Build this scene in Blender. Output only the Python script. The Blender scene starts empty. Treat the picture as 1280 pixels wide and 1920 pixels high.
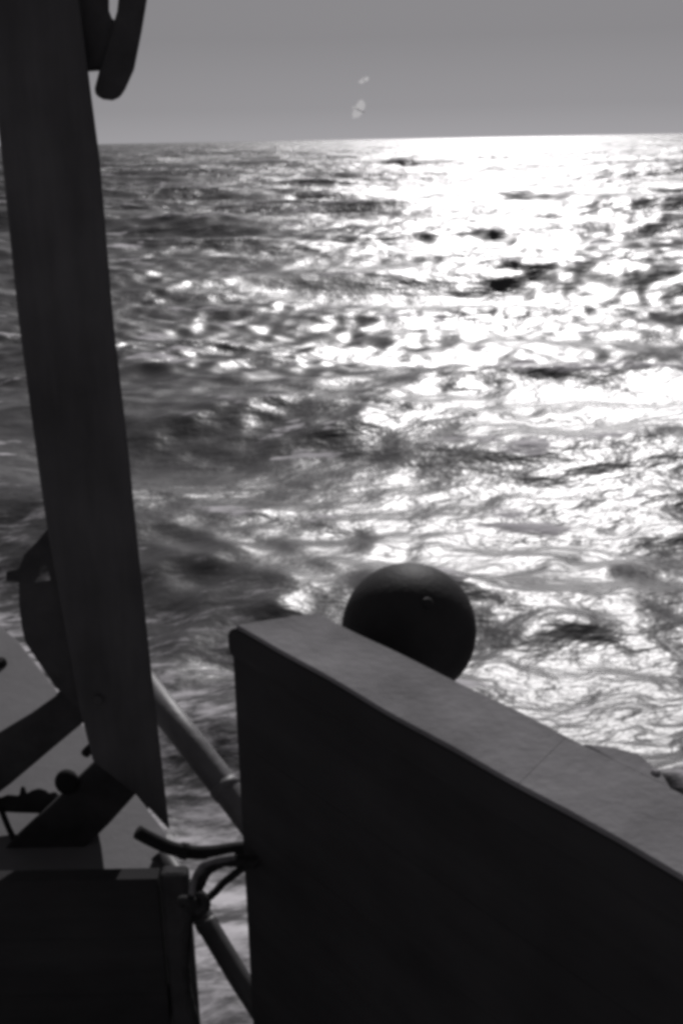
import bpy, bmesh, math, random
import numpy as np
from mathutils import Vector, Matrix

R = math.radians
random.seed(7)
scene = bpy.context.scene
COL = scene.collection

# ------------------------------------------------------------------ camera
CAM_Z = 4.5                      # eye height above the mean sea level
FPX, CX, CY = 2059.0, 640.0, 960.0
PITCH, ROLL = R(18.73), R(1.06)
cam_d = bpy.data.cameras.new('camera')
cam = bpy.data.objects.new('camera', cam_d)
COL.objects.link(cam)
cam_d.sensor_fit = 'VERTICAL'
cam_d.sensor_height = 36.0
cam_d.lens = FPX / 1920.0 * 36.0
cam_d.clip_start = 0.05
cam_d.clip_end = 60000.0
CM = Matrix.Rotation(math.pi / 2 - PITCH, 3, 'X') @ Matrix.Rotation(-ROLL, 3, 'Z')
cam.matrix_world = Matrix.Translation((0, 0, CAM_Z)) @ CM.to_4x4()
scene.camera = cam

# ------------------------------------------------------------------ light
SUN_EL, SUN_AZ = R(32.0), R(8.3)         # ahead of the ship's rail, a little to the right
world = bpy.data.worlds.new('World')
scene.world = world
world.use_nodes = True
wn, wl = world.node_tree.nodes, world.node_tree.links
wn.clear()
sky = wn.new('ShaderNodeTexSky')
sky.sky_type = 'NISHITA'
sky.sun_disc = False
sky.sun_elevation = SUN_EL
sky.sun_rotation = SUN_AZ
sky.air_density = 1.0
sky.dust_density = 0.0
sky.ozone_density = 1.0
hs = wn.new('ShaderNodeHueSaturation')
hs.inputs['Saturation'].default_value = 0.0      # black-and-white film
tint = wn.new('ShaderNodeMixRGB')
tint.blend_type = 'MULTIPLY'
tint.inputs[0].default_value = 1.0
tint.inputs[2].default_value = (1.0, 0.975, 1.02, 1)
bg = wn.new('ShaderNodeBackground')
bg.inputs['Strength'].default_value = 0.05
wo = wn.new('ShaderNodeOutputWorld')
wl.new(sky.outputs[0], hs.inputs['Color'])
wl.new(hs.outputs[0], tint.inputs[1])
wl.new(tint.outputs[0], bg.inputs['Color'])
wl.new(bg.outputs[0], wo.inputs['Surface'])

sun_d = bpy.data.lights.new('sun', 'SUN')
sun_d.energy = 5.0
sun_d.angle = R(0.53)
sun_d.color = (1.0, 0.975, 0.98)
sun = bpy.data.objects.new('sun', sun_d)
COL.objects.link(sun)
sdir = Vector((math.sin(SUN_AZ) * math.cos(SUN_EL), math.cos(SUN_AZ) * math.cos(SUN_EL), math.sin(SUN_EL)))
sun.rotation_euler = sdir.to_track_quat('Z', 'Y').to_euler()
sun.location = (20, 60, 40)

scene.view_settings.view_transform = 'Standard'
scene.view_settings.look = 'None'
scene.view_settings.gamma = 1.0
scene.view_settings.use_curve_mapping = False
scene.view_settings.exposure = -1.03
scene.render.engine = 'CYCLES'
scene.cycles.pixel_filter_type = 'BLACKMAN_HARRIS'
scene.cycles.filter_width = 4.1              # the soft picture of old film
scene.cycles.max_bounces = 6
scene.cycles.sample_clamp_direct = 8.0
scene.cycles.sample_clamp_indirect = 3.0
scene.cycles.use_denoising = True


# ------------------------------------------------------------------ helpers
def ray(px, py):
    return CM @ Vector(((px - CX) / FPX, (CY - py) / FPX, -1.0))


def onY(px, py, Y):                 # the point of the upright plane y = Y seen there
    r = ray(px, py)
    return Vector((0, 0, CAM_Z)) + r * (Y / r.y)


def onZ(px, py, Z):
    r = ray(px, py)
    return Vector((0, 0, CAM_Z)) + r * ((Z - CAM_Z) / r.z)


def mat(name, col, rough=0.6, spec=0.4, grain=None, var=0.25, scale=6.0, bump=0.0, bscale=40.0, metallic=0.0):
    m = bpy.data.materials.new(name)
    m.use_nodes = True
    n, l = m.node_tree.nodes, m.node_tree.links
    b = n['Principled BSDF']
    b.inputs['Roughness'].default_value = rough
    b.inputs['Specular IOR Level'].default_value = spec
    b.inputs['Metallic'].default_value = metallic
    tc = n.new('ShaderNodeTexCoord')
    mp = n.new('ShaderNodeMapping')
    if grain:
        mp.inputs['Scale'].default_value = grain
    l.new(tc.outputs['Object'], mp.inputs['Vector'])
    nz = n.new('ShaderNodeTexNoise')
    nz.inputs['Scale'].default_value = scale
    nz.inputs['Detail'].default_value = 7
    nz.inputs['Roughness'].default_value = 0.62
    l.new(mp.outputs[0], nz.inputs['Vector'])
    n2 = n.new('ShaderNodeTexNoise')
    n2.inputs['Scale'].default_value = scale * 0.35
    n2.inputs['Detail'].default_value = 3
    l.new(tc.outputs['Object'], n2.inputs['Vector'])
    ad = n.new('ShaderNodeMath')
    ad.operation = 'ADD'
    l.new(nz.outputs[0], ad.inputs[0])
    l.new(n2.outputs[0], ad.inputs[1])
    rp = n.new('ShaderNodeMapRange')
    rp.inputs['From Min'].default_value = 0.65
    rp.inputs['From Max'].default_value = 1.35
    rp.inputs['To Min'].default_value = 1 - var
    rp.inputs['To Max'].default_value = 1 + var
    l.new(ad.outputs[0], rp.inputs['Value'])
    mx = n.new('ShaderNodeMixRGB')
    mx.blend_type = 'MULTIPLY'
    mx.inputs[0].default_value = 1
    mx.inputs[1].default_value = (col * 1.0, col * 0.975, col * 1.02, 1)
    l.new(rp.outputs[0], mx.inputs[2])
    l.new(mx.outputs[0], b.inputs['Base Color'])
    if bump:
        n3 = n.new('ShaderNodeTexNoise')
        n3.inputs['Scale'].default_value = bscale
        n3.inputs['Detail'].default_value = 5
        l.new(mp.outputs[0], n3.inputs['Vector'])
        bp = n.new('ShaderNodeBump')
        bp.inputs['Strength'].default_value = bump
        bp.inputs['Distance'].default_value = 0.004
        l.new(n3.outputs[0], bp.inputs['Height'])
        l.new(bp.outputs[0], b.inputs['Normal'])
    return m


M = {
    'tar': mat('tarred_timber', 0.09, 0.85, 0.10, (1, 1, 0.12), 0.35, 14, 0.6, 60),
    'tar2': mat('tarred_strut_timber', 0.065, 0.85, 0.10, None, 0.35, 14, 0.6, 60),
    'black': mat('black_paint_and_cap_shade', 0.046, 0.85, 0.08, (0.15, 0.15, 1), 0.3, 12, 0.4, 50),  # plank paint, also stands for shade on the cap's sides
    'cap': mat('weathered_rail_timber', 0.20, 0.85, 0.15, None, 0.5, 7, 0.6, 60),
    'rubber': mat('black_rubber', 0.045, 0.60, 0.12, None, 0.25, 12, 0.25, 90),
    'grey': mat('grey_painted_board', 0.19, 0.7, 0.3, None, 0.14, 7, 0.3, 40),
    'pipe': mat('dull_galvanised_pipe', 0.16, 0.5, 0.4, None, 0.3, 20, 0.3, 60),
    'iron2': mat('worn_iron', 0.07, 0.5, 0.4, None, 0.3, 20),
    'iron': mat('dark_iron', 0.025, 0.8, 0.1, None, 0.4, 20, 0.5, 60),
    'rope': mat('dark_rope', 0.035, 0.85, 0.2, None, 0.4, 60, 0.5, 150),
    'palerope': mat('pale_rope', 0.17, 0.85, 0.2, None, 0.4, 60, 0.5, 150),
    'bright': mat('pale_dot', 0.35, 0.9, 0.1, None, 0.2, 40),
    'deck': mat('deck_planking', 0.06, 0.8, 0.2, (1, .1, 1), 0.3, 10, 0.4, 40),
}


def link(name, bm, m, parent=None, smooth=False):
    me = bpy.data.meshes.new(name)
    bmesh.ops.recalc_face_normals(bm, faces=bm.faces)
    bm.to_mesh(me)
    bm.free()
    if smooth:
        for p in me.polygons:
            p.use_smooth = True
    o = bpy.data.objects.new(name, me)
    me.materials.append(m)
    COL.objects.link(o)
    if parent:
        o.parent = parent
        o.matrix_parent_inverse = parent.matrix_world.inverted()
    return o


def thing(name, label, cat, loc=(0, 0, 0), group=None):
    o = bpy.data.objects.new(name, None)
    COL.objects.link(o)
    o.location = loc
    o.matrix_world = Matrix.Translation(loc)
    o.empty_display_size = 0.1
    o['label'] = label
    o['category'] = cat
    if group:
        o['group'] = group
    return o


def bev(bm, w, seg=2, angle=R(30)):
    es = [e for e in bm.edges if len(e.link_faces) == 2 and e.calc_face_angle(0) > angle]
    bmesh.ops.bevel(bm, geom=es, offset=w, segments=seg, affect='EDGES', profile=0.5, clamp_overlap=True)


def prism(pts, vec, bevel=0.0, seg=2, jitter=0.0):
    """closed outline of points pushed along vec: a solid board"""
    bm = bmesh.new()
    a = [bm.verts.new(p) for p in pts]
    b = [bm.verts.new(p + vec) for p in pts]
    bm.faces.new(a)
    bm.faces.new(list(reversed(b)))
    n = len(pts)
    for i in range(n):
        bm.faces.new((a[i], b[i], b[(i + 1) % n], a[(i + 1) % n]))
    bmesh.ops.recalc_face_normals(bm, faces=bm.faces)
    if bevel:
        bev(bm, bevel, seg)
    return bm


def outline(pxs, Y):
    return [onY(x, y, Y) for x, y in pxs]


def smoothline(pts, sub=8, closed=False):
    """Catmull-Rom through the points"""
    n = len(pts)
    out = []
    rng = range(n) if closed else range(n - 1)
    for i in rng:
        if closed:
            p = [pts[(i + k - 1) % n] for k in range(4)]
        else:
            p = [pts[max(0, min(n - 1, i + k - 1))] for k in range(4)]
        for s in range(sub):
            t = s / sub
            out.append(0.5 * ((2 * p[1]) + (p[2] - p[0]) * t + (2 * p[0] - 5 * p[1] + 4 * p[2] - p[3]) * t * t
                              + (3 * p[1] - p[0] - 3 * p[2] + p[3]) * t ** 3))
    if not closed:
        out.append(pts[-1].copy())
    return out


def tube(path, rad, sides=12, twist=0.0, lay=0.0):
    """round bar or rope; lay > 0 gives the surface the twisted strands of a rope"""
    bm = bmesh.new()
    rings = []
    n = len(path)
    up = Vector((0.13, 0.31, 0.94)).normalized()
    dist = 0.0
    for i, p in enumerate(path):
        t = (path[min(n - 1, i + 1)] - path[max(0, i - 1)]).normalized()
        if i:
            dist += (p - path[i - 1]).length
        u = up - t * up.dot(t)
        if u.length < 1e-4:
            u = t.orthogonal()
        u.normalize()
        up = u
        v = t.cross(u)
        r = rad(i / (n - 1)) if callable(rad) else rad
        ring = []
        for k in range(sides):
            a = 2 * math.pi * k / sides + twist * dist
            rr = r * (1 + lay * abs(math.cos(1.5 * (2 * math.pi * k / sides)))) if lay else r
            ring.append(bm.verts.new(p + (u * math.cos(a) + v * math.sin(a)) * rr))
        rings.append(ring)
    for i in range(n - 1):
        for k in range(sides):
            bm.faces.new((rings[i][k], rings[i][(k + 1) % sides], rings[i + 1][(k + 1) % sides], rings[i + 1][k]))
    bm.faces.new(rings[0])
    bm.faces.new(list(reversed(rings[-1])))
    return bm


def bolt(c, d, r=0.011, h=0.008):
    d = d.normalized()
    u = d.orthogonal().normalized()
    v = d.cross(u)
    bm = bmesh.new()
    rings = []
    for rr, hh in ((r, -0.004), (r, h * .5), (r * .7, h), ):
        rings.append([bm.verts.new(c + d * hh + (u * math.cos(a) + v * math.sin(a)) * rr)
                      for a in [k * math.pi / 4 for k in range(8)]])
    for i in range(2):
        for k in range(8):
            bm.faces.new((rings[i][k], rings[i][(k + 1) % 8], rings[i + 1][(k + 1) % 8], rings[i + 1][k]))
    bm.faces.new(rings[0])
    bm.faces.new(rings[-1])
    return bm


# ------------------------------------------------------------------ the sea
def build_sea():
    rng = np.random.default_rng(SEED)
    # fan of rings round the ship, its mesh coarser with distance
    th_f = np.arange(-31.0, 31.001, 0.085)
    th_c = np.arange(31.0, 329.0, 2.0)[1:]
    th = np.radians(np.concatenate([th_f, th_c])).astype(np.float64)
    dth = np.concatenate([np.full(len(th_f), R(0.085)), np.full(len(th_c), R(2.0))])
    r = [0.8]
    while r[-1] < 2500:
        r.append(r[-1] + max(0.03, 0.0065 * r[-1]))
    while r[-1] < 30000:
        r.append(r[-1] * 1.05)
    r = np.array(r)
    dr = np.gradient(r)
    RR, TT = np.meshgrid(r, th, indexing='ij')
    X = (RR * np.sin(TT))
    Y = (RR * np.cos(TT))
    S = np.maximum(RR * dth[None, :], dr[:, None] * 0.55).astype(np.float32)
    Z = np.zeros_like(X, dtype=np.float32)
    DX = np.zeros_like(Z)
    DY = np.zeros_like(Z)
    # patches of rougher and smoother water
    patch = np.zeros_like(Z)
    for k in range(9):
        lam = 6.0 * 1.45 ** (k * 0.7)
        a = rng.uniform(0, 2 * math.pi)
        patch += np.sin(2 * math.pi / lam * (X * math.cos(a) * 0.6 + Y * math.sin(a)) + rng.uniform(0, 6.28)).astype(np.float32)
    patch = 1.0 + 0.22 * patch
    patch = np.clip(patch, 0.45, 1.3)
    crest = np.zeros_like(Z)
    main = R(-97)                      # waves run towards the ship, crests across the view
    comps = []
    for i in range(64):                # long-crested sea
        f = (i + rng.uniform(0, 1)) / 64
        lam = 2.6 * (52.0 / 2.6) ** f
        ka = LONG_SLOPE * math.sqrt(2.0 / 64) * (0.8 if lam > 14 else 1.4 if lam > 4 else 1.05)
        comps.append((lam, main + rng.normal(0, R(22)), ka))
    for i in range(76):                # short cross chop
        f = (i + rng.uniform(0, 1)) / 76
        lam = 0.42 * (3.0 / 0.42) ** f
        comps.append((lam, main + rng.normal(0, R(48)), CHOP_SLOPE * math.sqrt(2.0 / 76)))
    for lam, a, ka in comps:
        k = 2 * math.pi / lam
        amp = ka / k
        w = np.clip((lam / S - 2.2) / 2.5, 0, 1)
        w = w * w * (3 - 2 * w)
        if lam < 3.01:
            w = w * patch
        ph = (k * (X * math.cos(a) + Y * math.sin(a)) + rng.uniform(0, 2 * math.pi)).astype(np.float32)
        c, s = np.cos(ph), np.sin(ph)
        if lam > 0.8:
            crest += (w * ka * c).astype(np.float32)
        w = (w * amp).astype(np.float32)
        Z += w * c
        q = 0.75 if lam > 1.6 else 0.4
        DX -= q * math.cos(a) * w * s
        DY -= q * math.sin(a) * w * s
    fade = np.clip((RR - 0.8) / 1.5, 0, 1)
    co = np.stack([X + DX * fade, Y + DY * fade, Z], -1).reshape(-1, 3).astype(np.float32)
    nr, nt = X.shape
    idx = np.arange(nr * nt, dtype=np.int32).reshape(nr, nt)
    nx = np.roll(idx, -1, axis=1)
    quads = np.stack([idx[:-1], idx[1:], nx[1:], nx[:-1]], -1).reshape(-1, 4)
    quads = quads[:, ::-1]
    me = bpy.data.meshes.new('sea')
    me.vertices.add(len(co))
    me.vertices.foreach_set('co', co.ravel())
    me.loops.add(quads.size)
    me.loops.foreach_set('vertex_index', quads.ravel().astype(np.int32))
    me.polygons.add(len(quads))
    me.polygons.foreach_set('loop_start', np.arange(0, quads.size, 4, dtype=np.int32))
    me.polygons.foreach_set('use_smooth', np.ones(len(quads), dtype=bool))
    me.update()
    me.validate()
    at_ = me.attributes.new('crest', 'FLOAT', 'POINT')
    at_.data.foreach_set('value', crest.ravel().astype(np.float32))
    o = bpy.data.objects.new('sea', me)
    COL.objects.link(o)
    o['kind'] = 'structure'
    o['label'] = 'choppy dark sea glittering under a low sun out to the horizon'
    m = bpy.data.materials.new('sea_water')
    m.use_nodes = True
    n, l = m.node_tree.nodes, m.node_tree.links
    b = n['Principled BSDF']
    b.inputs['Base Color'].default_value = (0.07, 0.0685, 0.0715, 1)
    b.inputs['Roughness'].default_value = WATER_ROUGH
    b.inputs['IOR'].default_value = 1.333
    geo = n.new('ShaderNodeNewGeometry')
    h = None
    for sc_, amp, stretch in ((0.03, 1.3, 0.5), (0.12, 0.5, 0.5), (0.42, 0.26, 0.55), (1.5, 0.095, 0.5), (4.5, 0.033, 0.6), (13.0, 0.013, 0.7)):
        mp = n.new('ShaderNodeMapping')
        mp.inputs['Scale'].default_value = (stretch, 1.0, 1.0)
        mp.inputs['Rotation'].default_value = (0, 0, R(7))
        l.new(geo.outputs['Position'], mp.inputs['Vector'])
        t = n.new('ShaderNodeTexNoise')
        t.inputs['Scale'].default_value = sc_
        t.inputs['Detail'].default_value = 2.0
        l.new(mp.outputs[0], t.inputs['Vector'])
        mu = n.new('ShaderNodeMath')
        mu.operation = 'MULTIPLY'
        mu.inputs[1].default_value = amp
        l.new(t.outputs[0], mu.inputs[0])
        if h is None:
            h = mu
        else:
            ad = n.new('ShaderNodeMath')
            ad.operation = 'ADD'
            l.new(h.outputs[0], ad.inputs[0])
            l.new(mu.outputs[0], ad.inputs[1])
            h = ad
    bp = n.new('ShaderNodeBump')
    bp.inputs['Strength'].default_value = 1.0
    bp.inputs['Distance'].default_value = WATER_BUMP
    ln = n.new('ShaderNodeVectorMath')
    ln.operation = 'LENGTH'
    l.new(geo.outputs['Position'], ln.inputs[0])
    fr_ = n.new('ShaderNodeMapRange')
    for k_, v_ in (('From Min', 30.0), ('From Max', 160.0), ('To Min', WATER_BUMP), ('To Max', WATER_BUMP * FAR_BUMP)):
        fr_.inputs[k_].default_value = v_
    l.new(ln.outputs['Value'], fr_.inputs['Value'])
    gm = n.new('ShaderNodeMapping')
    gm.inputs['Scale'].default_value = (0.5, 1.0, 1.0)
    gm.inputs['Rotation'].default_value = (0, 0, R(8))
    l.new(geo.outputs['Position'], gm.inputs['Vector'])
    gn = n.new('ShaderNodeTexNoise')
    gn.inputs['Scale'].default_value = 0.11
    gn.inputs['Detail'].default_value = 6
    gn.inputs['Roughness'].default_value = 0.6
    l.new(gm.outputs[0], gn.inputs['Vector'])
    gr = n.new('ShaderNodeMapRange')
    for k_, v_ in (('From Min', 0.35), ('From Max', 0.65), ('To Min', 0.2), ('To Max', 1.6)):
        gr.inputs[k_].default_value = v_
    l.new(gn.outputs[0], gr.inputs['Value'])
    gp = n.new('ShaderNodeMath')
    gp.operation = 'MULTIPLY'
    l.new(fr_.outputs[0], gp.inputs[0])
    l.new(gr.outputs[0], gp.inputs[1])
    l.new(gp.outputs[0], bp.inputs['Distance'])
    l.new(h.outputs[0], bp.inputs['Height'])
    l.new(bp.outputs[0], b.inputs['Normal'])
    # wash along the ship's side: streaky foam, thinning outboard
    def vmath(op, a, b_=None):
        q = n.new('ShaderNodeVectorMath')
        q.operation = op
        l.new(a, q.inputs[0])
        if b_ is not None:
            q.inputs[1].default_value = b_
        return q
    sub = vmath('SUBTRACT', geo.outputs['Position'], (0.0, 1.95, 0.0))
    dt = vmath('DOT_PRODUCT', sub.outputs[0], (0.76, 0.65, 0.0))
    cov = n.new('ShaderNodeMapRange')
    cov.interpolation_type = 'SMOOTHSTEP'
    for k_, v_ in (('From Min', 0.5), ('From Max', 9.0), ('To Min', FOAM), ('To Max', -0.35)):
        cov.inputs[k_].default_value = v_
    l.new(dt.outputs['Value'], cov.inputs['Value'])
    fm = n.new('ShaderNodeMapping')
    fm.inputs['Rotation'].default_value = (0, 0, R(20))
    fm.inputs['Scale'].default_value = (0.55, 1.3, 1)
    l.new(geo.outputs['Position'], fm.inputs['Vector'])
    f1 = n.new('ShaderNodeTexNoise')
    f1.inputs['Scale'].default_value = 4.2
    f1.inputs['Detail'].default_value = 8
    f1.inputs['Roughness'].default_value = 0.68
    f1.inputs['Distortion'].default_value = 0.2
    l.new(fm.outputs[0], f1.inputs['Vector'])
    ca = n.new('ShaderNodeAttribute')
    ca.attribute_name = 'crest'
    wc = n.new('ShaderNodeMapRange')             # whitecaps on the sharpest crests
    for k_, v_ in (('From Min', CAP0), ('From Max', CAP0 + 0.25), ('To Min', -0.4), ('To Max', 0.16)):
        wc.inputs[k_].default_value = v_
    l.new(ca.outputs['Fac'], wc.inputs['Value'])
    sp_ = n.new('ShaderNodeMapping')
    sp_.inputs['Scale'].default_value = (0.50, 1.0, 1.0)
    sp_.inputs['Rotation'].default_value = (0, 0, R(6))
    l.new(geo.outputs['Position'], sp_.inputs['Vector'])
    fk = n.new('ShaderNodeTexNoise')
    fk.inputs['Scale'].default_value = 0.85
    fk.inputs['Detail'].default_value = 5
    fk.inputs['Roughness'].default_value = 0.6
    l.new(sp_.outputs[0], fk.inputs['Vector'])
    fw = n.new('ShaderNodeMapRange')
    for k_, v_ in (('From Min', FLECK), ('From Max', FLECK + 0.10), ('To Min', -0.4), ('To Max', 0.24)):
        fw.inputs[k_].default_value = v_
    l.new(fk.outputs[0], fw.inputs['Value'])
    mx0 = n.new('ShaderNodeMath')
    mx0.operation = 'MAXIMUM'
    l.new(fw.outputs[0], mx0.inputs[0])
    l.new(wc.outputs[0], mx0.inputs[1])
    mxm = n.new('ShaderNodeMath')
    mxm.operation = 'MAXIMUM'
    l.new(cov.outputs[0], mxm.inputs[0])
    l.new(mx0.outputs[0], mxm.inputs[1])
    sm = n.new('ShaderNodeMath')
    sm.operation = 'ADD'
    l.new(f1.outputs[0], sm.inputs[0])
    l.new(mxm.outputs[0], sm.inputs[1])
    fr = n.new('ShaderNodeMapRange')
    fr.interpolation_type = 'SMOOTHSTEP'
    fr.inputs['From Min'].default_value = 0.50
    fr.inputs['From Max'].default_value = 0.78
    l.new(sm.outputs[0], fr.inputs['Value'])
    fb = n.new('ShaderNodeBsdfDiffuse')
    fb.inputs['Color'].default_value = (0.72, 0.70, 0.73, 1)
    ms = n.new('ShaderNodeMixShader')
    l.new(fr.outputs[0], ms.inputs[0])
    l.new(b.outputs[0], ms.inputs[1])
    l.new(fb.outputs[0], ms.inputs[2])
    l.new(bp.outputs[0], fb.inputs['Normal'])
    l.new(ms.outputs[0], n['Material Output'].inputs['Surface'])
    me.materials.append(m)
    return o


FOAM, FAR_BUMP, FLECK, SEED = 0.15, 3.2, 0.565, 5
LONG_SLOPE, CHOP_SLOPE, WATER_ROUGH, WATER_BUMP, CAP0 = 0.168, 0.165, 0.375, 1.0, 0.21
build_sea()

# ------------------------------------------------------------------ the ship: deck, hull and bulwark
CAP_Z = CAM_Z - 0.85
DECK_Z = CAM_Z - 2.4
in_a, in_b = onZ(443, 1173, CAP_Z), onZ(1280, 1642, CAP_Z)
RD = (in_b - in_a).normalized()                 # along the rail, towards the camera's right
RN = Vector((-RD.y, RD.x, 0))                   # outboard
if RN.y < 0:
    RN = -RN
UP = Vector((0, 0, 1))
out_a, out_b = onZ(600, 1149, CAP_Z), onZ(1070, 1385, CAP_Z)      # outboard edge of the rail
CAPW = ((out_a - in_a).dot(RN) + (out_b - in_a).dot(RN)) / 2
END_SKEW = (out_a - in_a).dot(RD) / CAPW
L1 = 3.2


def rail_pt(s, n, z):
    p = in_a + RD * s + RN * n
    return Vector((p.x, p.y, z))


def rail_s(px, py, n):
    """distance along the rail of the point seen there on the upright plane n"""
    r = ray(px, py)
    o = in_a + RN * n - Vector((0, 0, CAM_Z))
    return (r * (o.dot(RN) / r.dot(RN)) - o).dot(RD)


NP = 0.014
SP = rail_s(458, 1620, NP)
bul = thing('ship_bulwark', 'black ship bulwark topped by a weathered grey wooden cap rail', 'bulwark', rail_pt(1.0, 0.09, DECK_Z))
# inner planking, one board after the other with open seams
zt = CAP_Z - 0.081
nb = 8
hgt = (zt - DECK_Z) / nb
for i in range(nb):
    z0 = DECK_Z + i * hgt + 0.0002
    z1 = DECK_Z + (i + 1) * hgt - 0.0002
    link('plank', prism([rail_pt(SP, NP, z0), rail_pt(L1, NP, z0), rail_pt(L1, NP, z1), rail_pt(SP, NP, z1)],
                        RN * 0.035, 0.0006, 1), M['black'], bul)
link('end_stanchion', prism([rail_pt(SP + 0.002, NP + 0.036, DECK_Z), rail_pt(SP + 0.05, NP + 0.036, DECK_Z), rail_pt(SP + 0.05, 0.115, DECK_Z), rail_pt(SP + 0.002, 0.115, DECK_Z)],
                            UP * (zt - DECK_Z), 0.004, 1), M['black'], bul)
link('core', prism([rail_pt(SP + 0.052, 0.054, DECK_Z), rail_pt(L1, 0.054, DECK_Z), rail_pt(L1, 0.12, DECK_Z), rail_pt(SP + 0.052, 0.12, DECK_Z)],
                   UP * (zt - DECK_Z)), M['black'], bul)
for i in range(nb):
    z0 = DECK_Z + i * hgt + 0.0002
    z1 = DECK_Z + (i + 1) * hgt - 0.0002
    link('hull_plank', prism([rail_pt(SP + 0.02, 0.122, z0), rail_pt(L1, 0.122, z0), rail_pt(L1, 0.122, z1), rail_pt(SP + 0.02, 0.122, z1)],
                             RN * 0.035, 0.004, 1), M['black'], bul)


def cap_board(s0, s1, skew0, skew1, name, t, ztop, m, r_, inset=0.0, nose=0.0):
    """one length of the cap rail: thick board, edges eased, the free end a half-round nose"""
    ns = 30
    bm = bmesh.new()
    prof = []
    W1 = CAPW - inset
    for (cx, cz, a0) in ((r_ + inset, -r_, 180), (W1 - r_, -r_, 90), (W1 - r_, -t + r_, 0), (r_ + inset, -t + r_, 270)):
        for k in range(4):
            a = R(a0 - k * 30)
            prof.append((cx + r_ * math.cos(a), cz + r_ * math.sin(a)))
        if cz == -r_ and cx == r_ + inset:
            for k in range(1, 8):
                prof.append((r_ + inset + (W1 - inset - 2 * r_) * k / 8, 0.0))
        if cx == W1 - r_ and cz == -r_:
            prof.append((W1, -t * 0.35))
            prof.append((W1, -t * 0.65))
    prof.append((inset, -t * 0.65))
    prof.append((inset, -t * 0.35))
    rings = []
    for i in range(ns + 1):
        f = i / ns
        ring = []
        for (pn, pz) in prof:
            sk = skew0 * (1 - f) + skew1 * f
            s = s0 + (s1 - s0) * f + sk * pn
            if nose and i == 0:
                zz_ = (pz + t / 2) / (t / 2)
                s += nose * (1 - math.sqrt(max(0.0, 1 - min(1.0, zz_ * zz_)))) - nose * 0.75
            wob = 0.0009 * math.sin(s * 9.3 + pn * 20) + 0.0007 * math.sin(s * 23.0 + 1.3)
            ring.append(bm.verts.new(rail_pt(s, pn + wob * 0.8, ztop + pz + wob)))
        rings.append(ring)
    m_ = len(prof)
    for i in range(ns):
        for k in range(m_):
            bm.faces.new((rings[i][k], rings[i][(k + 1) % m_], rings[i + 1][(k + 1) % m_], rings[i + 1][k]))
    bm.faces.new(rings[0])
    bm.faces.new(rings[-1])
    return link(name, bm, m, bul)


j0, j1 = onZ(985, 1456, CAP_Z) - in_a, onZ(1032, 1410, CAP_Z) - in_a      # the scarf joint in the rail
JS = (j1.dot(RD) - j0.dot(RD)) / (j1.dot(RN) - j0.dot(RN))
sj = j0.dot(RD) - JS * j0.dot(RN)
cap_board(0.0, sj - 0.0004, END_SKEW, JS, 'cap_board', 0.009, CAP_Z, M['cap'], 0.003)
cap_board(sj + 0.0004, L1, JS, 0.0, 'cap_board', 0.009, CAP_Z, M['cap'], 0.003)
cap_board(-0.012, L1, END_SKEW, 0.0, 'shaded_cap_edge', 0.070, CAP_Z - 0.0095, M['black'], 0.012, 0.001, 0.03)  # the cap's shaded sides, their shade put into the black colour

# deck and hull below it
deck_pts = [rail_pt(-2.6, 0.05, DECK_Z), rail_pt(L1, 0.05, DECK_Z), rail_pt(L1, -3.5, DECK_Z), rail_pt(-2.6, -3.5, DECK_Z)]
dk = link('deck', prism(deck_pts, UP * -0.12), M['deck'])
dk['kind'] = 'structure'
dk['label'] = 'dark planked deck of the ship'
hull = link('hull_side', prism([rail_pt(-2.6, 0.0, DECK_Z - 0.13), rail_pt(L1, 0.0, DECK_Z - 0.13), rail_pt(L1, -3.4, DECK_Z - 0.13), rail_pt(-2.6, -3.4, DECK_Z - 0.13)],
                               UP * -(DECK_Z + 0.6)), M['black'])
hull['kind'] = 'structure'
hull['label'] = 'black side of the ship under the deck'

# iron fairlead on the outboard edge of the rail, cut by the right edge of the picture
fl = thing('rail_chock', 'low weathered grey wooden chock on outboard edge of the cap rail', 'chock', onZ(1225, 1470, CAP_Z))


def on_cap(px, py, h=0.0):
    return onZ(px, py, CAP_Z + h)


bb = [(1088, 1391), (1150, 1399), (1200, 1412), (1226, 1436), (1246, 1456), (1262, 1484), (1150, 1429)]
link('block', prism([on_cap(x, y, -0.0004) for x, y in bb], UP * -0.06, 0.005, 2), M['cap'], fl)
link('bolt', bolt(on_cap(1228, 1449, -0.0004), UP, 0.007, 0.005), M['bright'], fl)  # pale disc marks a small white dot on the chock

# ------------------------------------------------------------------ ball fender outboard of the rail
d_b = 2.27
bc = Vector((0, 0, CAM_Z)) + ray(766, 1181) * d_b
br = 127.0 / FPX * d_b
fen = thing('ball_fender', 'black round ball fender hanging just outside the cap rail', 'fender', bc - UP * br)
bm = bmesh.new()
bmesh.ops.create_uvsphere(bm, u_segments=48, v_segments=28, radius=br)
for v in bm.verts:
    f = 1 + 0.012 * math.sin(v.co.z * 23 + 1) * math.cos(v.co.x * 17)
    v.co = bc + v.co * f
link('ball', bm, M['rubber'], fen, True)
vp = ray(801, 1131).normalized()
vo = Vector((0, 0, CAM_Z)) - bc
vb = vp.dot(vo)
vt = -vb - math.sqrt(vb * vb - vo.length_squared + br * br)
vc = Vector((0, 0, CAM_Z)) + vp * vt
link('raised_disc', bolt(vc, vc - bc, 0.012, 0.005), M['rubber'], fen)  # small raised disc added for a pale spot on the ball
eye = bc + (-RN * 0.72 + UP * 0.05 + RD * 0.2).normalized() * br
hull_eye = rail_pt((bc - in_a).dot(RD) + 0.05, 0.158, CAP_Z - 0.10)
lug = link('lug', tube([eye - (eye - bc) * 0.15, eye + (eye - bc) * 0.10], 0.022, 12), M['rubber'], fen, True)
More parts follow.
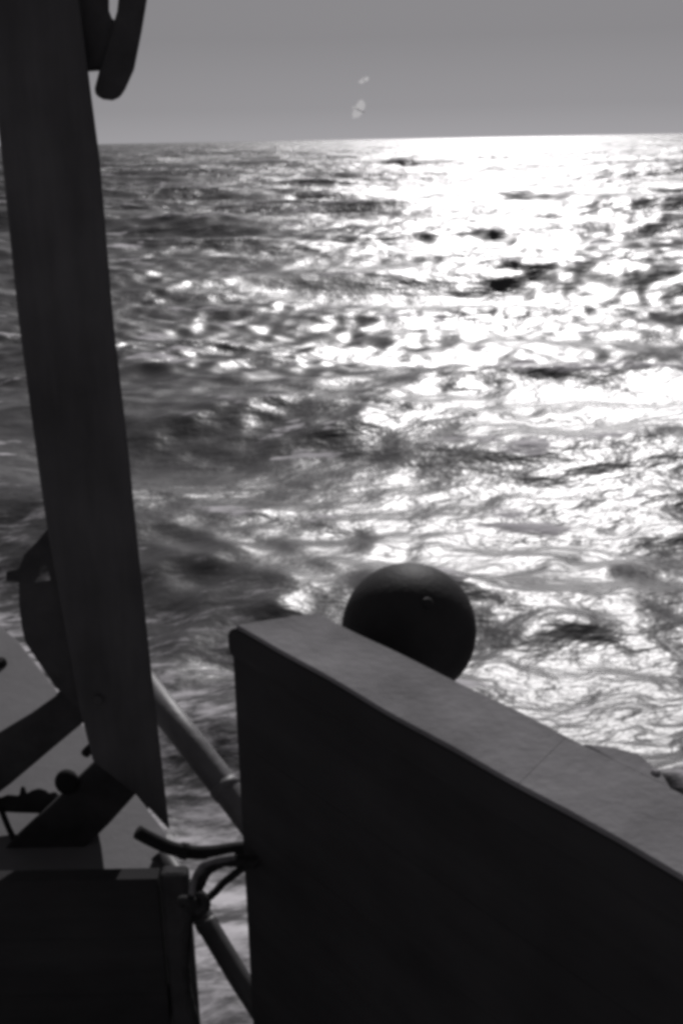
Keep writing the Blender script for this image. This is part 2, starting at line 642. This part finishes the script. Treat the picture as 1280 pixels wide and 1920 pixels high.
link('lanyard', tube(smoothline([eye, (eye + hull_eye) / 2 - UP * 0.03, hull_eye], 8), 0.008, 9, 60, 0.2), M['rope'], lug, True)

# ------------------------------------------------------------------ left: post, struts, plate, locker
YP = 2.30
TP = Vector((-0.030, 0.12, 0))         # depth skewed along the view, so the sunlit side stays hidden
post = thing('timber_post', 'tall dark square timber post with a slanted foot at left', 'post', onY(200, 1450, YP))
shaft_px = [(-62, -260), (124, -260), (150, 0), (172, 180), (188, 300), (213, 600), (242, 850), (262, 1050), (288, 1290), (319, 1560),
            (308, 1548), (256, 1492), (175, 1430), (150, 1330), (90, 1000), (75, 900), (35, 600), (3, 290), (-14, 150)]
shaft = link('shaft', prism(outline(shaft_px, YP), TP, 0.008, 2), M['tar'], post)

# knee bracket on its left side, with the hole that shows the sea
kn_px = [(95, 985), (70, 1015), (46, 1040), (36, 1066), (12, 1072), (12, 1088), (36, 1092), (36, 1130), (41, 1175), (48, 1205), (66, 1232), (104, 1288), (150, 1330)]
hole = [(64, 1092), (74, 1080), (76, 1062), (86, 1058), (92, 1074), (95, 1088)]


def holed(outer, inner, Y, vec):
    """solid board with one opening (bridge the outline to the hole)"""
    bm = bmesh.new()
    layers = []
    for off in (Vector((0, 0, 0)), vec):
        o_ = [bm.verts.new(p + off) for p in outline(outer, Y)]
        i_ = [bm.verts.new(p + off) for p in outline(inner, Y)]
        es = [bm.edges.new((o_[k], o_[(k + 1) % len(o_)])) for k in range(len(o_))]
        es += [bm.edges.new((i_[k], i_[(k + 1) % len(i_)])) for k in range(len(i_))]
        bmesh.ops.triangle_fill(bm, edges=es, use_beauty=True, use_dissolve=False)
        layers.append((o_, i_))
    for which in (0, 1):
        a, b = layers[0][which], layers[1][which]
        n = len(a)
        for k in range(n):
            bm.faces.new((a[k], a[(k + 1) % n], b[(k + 1) % n], b[k]))
    return bm


link('knee_bracket', holed(kn_px, hole, YP + 0.02, Vector((-0.014, 0.05, -0.02))), M['tar2'], post)

# struts
sA = [(-60, 1408), (0, 1372), (60, 1336), (105, 1304), (125, 1275), (215, 1240), (235, 1330), (160, 1352), (100, 1402), (20, 1470), (-60, 1530)]
link('strut', prism(outline(sA, YP + 0.125), Vector((-0.016, 0.06, -0.032)), 0.005, 2), M['tar2'], post)
sB = [(-40, 1640), (40, 1560), (100, 1505), (150, 1455), (195, 1412), (250, 1440), (256, 1488), (205, 1545), (140, 1608), (90, 1665), (-40, 1760)]
link('strut', prism(outline(sB, YP + 0.125), Vector((-0.016, 0.06, -0.032)), 0.005, 2), M['tar2'], post)
# notched crosspiece between them
cr = [(-40, 1480), (0, 1496), (14, 1490), (36, 1492), (40, 1474), (45, 1474), (50, 1488), (60, 1482), (74, 1478), (86, 1482), (92, 1488), (104, 1484), (118, 1500), (92, 1526), (30, 1524), (-40, 1520)]
crossp = link('crosspiece', prism(outline(cr, YP + 0.19), Vector((-0.01, 0.04, -0.024)), 0.003, 1), M['tar2'], post)
kc = onY(126, 1466, YP + 0.12)
bm = bmesh.new()
bmesh.ops.create_uvsphere(bm, u_segments=20, v_segments=12, radius=0.031)
for v in bm.verts:
    v.co = Vector((v.co.x, v.co.y * 0.8, v.co.z * 1.1)) + kc
link('knob', bm, M['iron'], post, True)
hk = [onY(205, 1388, YP + 0.10), onY(180, 1396, YP + 0.10), onY(165, 1408, YP + 0.10), onY(160, 1414, YP + 0.10)]
link('hook', tube(smoothline(hk, 5), 0.012, 10), M['iron'], post, True)
link('bolt', bolt(onY(185, 1310, YP - 0.001), Vector((0, -1, 0)), 0.012, 0.008), M['iron2'], shaft)
wire = [onY(2, 1516, YP + 0.19), onY(18, 1555, YP + 0.17), onY(40, 1600, YP + 0.12)]
link('wire', tube(smoothline(wire, 5), 0.008, 8), M['rope'], crossp, True)

# round-ended arm lashed beside the head of the post
arm = thing('lashed_arm', 'dark round-ended wooden arm lashed beside the head of the post', 'arm', onY(210, 185, YP))
YA = YP + 0.02
ar = [(226, -260), (296, -260), (276, 0), (266, 60), (252, 130), (236, 166), (226, 181), (212, 187), (194, 185), (181, 178), (177, 168), (187, 130), (204, 75), (220, 20), (226, -40)]
link('arm_board', prism(outline(ar, YA), Vector((-0.010, 0.05, 0)), 0.010, 3), M['tar2'], arm)
ch = [(130, -260), (204, -260), (205, 20), (212, 38), (218, 38), (236, 40), (224, 118), (188, 130), (164, 132), (140, 120), (130, 60)]
link('chock', prism(outline(ch, YP + 0.03), Vector((-0.010, 0.05, 0)), 0.004, 1), M['tar2'], arm)

# pale grey sloping platform outboard, behind the struts
PT = R(8)
p_o = onY(200, 1622, 2.36)
p_n = Vector((0, -math.sin(PT), math.cos(PT)))


def on_plat(px, py):
    r = ray(px, py)
    c = Vector((0, 0, CAM_Z))
    return c + r * ((p_o - c).dot(p_n) / r.dot(p_n))


brd = thing('boarding_platform', 'flat pale grey platform with slanting edge behind the struts', 'platform', p_o)
bd = [(-160, 960), (-60, 1092), (0, 1172), (34, 1200), (104, 1290), (250, 1482), (312, 1560), (320, 1650), (-320, 1650), (-420, 1300)]
plp = link('panel', prism([on_plat(x, y) for x, y in bd], Vector((0, 0, -0.04)), 0.004, 1), M['grey'], brd)
link('bolt', bolt(on_plat(2, 1246), p_n, 0.022, 0.02), M['iron'], plp)
e0, e1, e2 = on_plat(-400, 1648), on_plat(300, 1648), on_plat(0, 1500)
for q in (0.15, 0.5, 0.85):
    a_ = e0.lerp(e1, q) + Vector((0, 0.06, -0.045))
    link('bracket', prism([a_, a_ + Vector((0, 0.5, 0.07)), Vector((a_.x, a_.y, DECK_Z + 0.02))], Vector((0.03, 0, 0)), 0.003, 1), M['iron'], brd)

# low black bulwark on the other side of the gap
cf = onY(356, 1617, 2.02)
xr, yf, zl = cf.x, cf.y, cf.z
TH = 0.05
lock = thing('low_bulwark', 'low flat-topped black plank bulwark below the post at lower left', 'bulwark', (xr - 0.6, yf - TH / 2, DECK_Z))


def box(x0, x1, y0, y1, z0, z1, b=0.006):
    return prism([Vector((x0, y0, z0)), Vector((x1, y0, z0)), Vector((x1, y1, z0)), Vector((x0, y1, z0))], UP * (z1 - z0), b, 2)


nbx = 6
hb = (zl - 0.003 - DECK_Z) / nbx
for i in range(nbx):
    z0, z1 = DECK_Z + i * hb + 0.0002, DECK_Z + (i + 1) * hb - 0.0002
    link('plank', box(xr - 1.6, xr - 0.063, yf - TH, yf - 0.012, z0, z1, 0.0008), M['black'], lock)
link('end_post', box(xr - 0.060, xr, yf - TH + 0.006, yf - 0.004, DECK_Z, zl, 0.010), M['tar2'], lock)
for q in (0.5, 1.1):
    link('rear_stay', box(xr - q, xr - q + 0.05, yf - 0.011, yf + 0.03, DECK_Z, zl - 0.05, 0.004), M['black'], lock)

def P(px, py, d):
    return Vector((0, 0, CAM_Z)) + ray(px, py) * d


# slanting pipes of the boarding ladder in the gap
tp = thing('handrail_pipe', 'thick grey slanting pipe running from post to bulwark', 'pipe', P(560, 1660, 2.70))
link('pipe', tube([P(255, 1262, 2.95), P(372, 1412, 2.85), P(440, 1500, 2.79), P(560, 1660, 2.70)], 0.038, 16), M['pipe'], tp, True)
link('coupling', tube([P(418, 1472, 2.81), P(428, 1485, 2.80)], 0.0405, 16), M['pipe'], tp, True)
lp = thing('lower_pipe', 'thinner dark slanting pipe in the gap below the rope knot', 'pipe', P(540, 1975, 2.62))
link('pipe', tube([P(300, 1600, 2.80), P(372, 1706, 2.75), P(450, 1836, 2.68), P(540, 1975, 2.62)], 0.027, 16), M['iron2'], lp, True)
link('coupling', tube([P(384, 1726, 2.74), P(392, 1740, 2.735)], 0.029, 16), M['iron2'], lp, True)

bar = thing('bent_bar', 'dark bent iron bar lying across the gap above the locker', 'bar', P(330, 1600, 2.30))
link('bar', tube(smoothline([P(258, 1560, 2.26), P(280, 1572, 2.27), P(315, 1588, 2.28), P(350, 1597, 2.29), P(395, 1598, 2.3), P(440, 1592, 2.31), P(490, 1588, 2.32)], 6), 0.0145, 12), M['iron'], bar, True)
link('collar', tube([P(340, 1595, 2.285), P(350, 1597, 2.29)], 0.018, 12), M['iron'], bar, True)

rp = thing('knotted_rope', 'dark knotted rope trailing down beside the locker', 'rope', P(362, 1690, 2.12))
link('strand', tube(smoothline([P(364, 1692, 2.12), P(372, 1660, 2.13), P(392, 1628, 2.15), P(425, 1614, 2.17), P(480, 1618, 2.2)], 7), 0.011, 10, 50, 0.18), M['rope'], rp, True)
link('strand', tube(smoothline([P(368, 1700, 2.12), P(395, 1680, 2.14), P(420, 1655, 2.16), P(450, 1632, 2.18), P(490, 1610, 2.2)], 7), 0.007, 10, 50, 0.18), M['rope'], rp, True)
link('pale_strand', tube(smoothline([P(360, 1688, 2.105), P(362, 1660, 2.11), P(372, 1635, 2.12), P(388, 1618, 2.13), P(440, 1606, 2.16)], 7), 0.0062, 10, 50, 0.18), M['palerope'], rp, True)
link('tail', tube(smoothline([P(362, 1690, 2.11), P(352, 1740, 2.10), P(348, 1800, 2.08), P(352, 1860, 2.06), P(366, 1915, 2.05), P(385, 1990, 2.05)], 7), 0.0075, 10, 50, 0.18), M['rope'], rp, True)
kp = []
kc = P(364, 1698, 2.11)
for k in range(60):
    t = k / 59 * 2 * math.pi
    kp.append(kc + Vector((math.sin(t) + 2 * math.sin(2 * t), 0.9 * -math.sin(3 * t), math.cos(t) - 2 * math.cos(2 * t))) * 0.0085)
link('knot', tube(kp, 0.009, 9, 50, 0.15), M['rope'], rp, True)


# ------------------------------------------------------------------ pale bird shapes built for two specks in the sky
def thin_white(name, col):
    m = bpy.data.materials.new(name)
    m.use_nodes = True
    n, l = m.node_tree.nodes, m.node_tree.links
    n.clear()
    d, t, mx, o = (n.new(k) for k in ('ShaderNodeBsdfDiffuse', 'ShaderNodeBsdfTranslucent', 'ShaderNodeMixShader', 'ShaderNodeOutputMaterial'))
    nz = n.new('ShaderNodeTexNoise')
    nz.inputs['Scale'].default_value = 9
    rp_ = n.new('ShaderNodeValToRGB')
    rp_.color_ramp.elements[0].color = (col * .85, col * .85, col * .87, 1)
    rp_.color_ramp.elements[1].color = (col, col, col, 1)
    l.new(nz.outputs[0], rp_.inputs[0])
    l.new(rp_.outputs[0], d.inputs[0])
    l.new(rp_.outputs[0], t.inputs[0])
    mx.inputs[0].default_value = 0.6
    l.new(d.outputs[0], mx.inputs[1])
    l.new(t.outputs[0], mx.inputs[2])
    l.new(mx.outputs[0], o.inputs[0])
    return m


THIN_WHITE = thin_white('thin_white_sheet', 0.85)


def bird_speck(px, py, dist, span, tilt, label):
    c = P(px, py, dist)
    g = thing('bird_speck', label, 'bird', c, 'pale specks over the horizon')
    zb = sdir.copy()                                     # tilted with its top side to the sun
    xb = Vector((math.sin(tilt), 0, math.cos(tilt)))
    xb = (xb - zb * xb.dot(zb)).normalized()
    yb = zb.cross(xb)
    rot = Matrix((xb, yb, zb)).transposed()
    bm = bmesh.new()
    bmesh.ops.create_uvsphere(bm, u_segments=12, v_segments=8, radius=1)
    for v in bm.verts:
        q = v.co.copy()
        taper = 1 - 0.5 * max(0, -q.y) - 0.15 * max(0, q.y)
        v.co = c + rot @ Vector((q.x * span * 0.028 * taper, q.y * span * 0.19, q.z * span * 0.028 * taper))
    link('body', bm, THIN_WHITE, g, True)
    bm = bmesh.new()
    bmesh.ops.create_uvsphere(bm, u_segments=10, v_segments=7, radius=span * 0.04)
    for v in bm.verts:
        v.co = c + rot @ (v.co + Vector((0, span * 0.20, span * 0.01)))
    link('head', bm, THIN_WHITE, g, True)
    for s in (-1, 1):
        pts = [(0.0, 0.18, 0.0), (0.16, 0.20, 0.04), (0.34, 0.14, 0.05), (0.48, -0.05, 0.03), (0.36, -0.14, 0.05), (0.20, -0.17, 0.04), (0.0, -0.18, 0.0)]
        w = [c + rot @ (Vector((s * x, y, z)) * span) for x, y, z in pts]
        bm = bmesh.new()
        bm.faces.new([bm.verts.new(q) for q in w])
        link('wing', bm, THIN_WHITE, g)
    tl = [c + rot @ (Vector(q) * span) for q in ((-0.02, -0.15, 0), (0.02, -0.15, 0), (0.06, -0.27, 0), (-0.06, -0.27, 0))]
    bm = bmesh.new()
    bm.faces.new([bm.verts.new(q) for q in tl])
    link('tail', bm, THIN_WHITE, g)
    return g


bird_speck(672, 206, 52, 1.15, R(24), 'larger brighter pale bird-shaped speck low over the horizon')
bird_speck(682, 151, 90, 1.05, R(55), 'smaller fainter pale bird-shaped speck above the other speck')
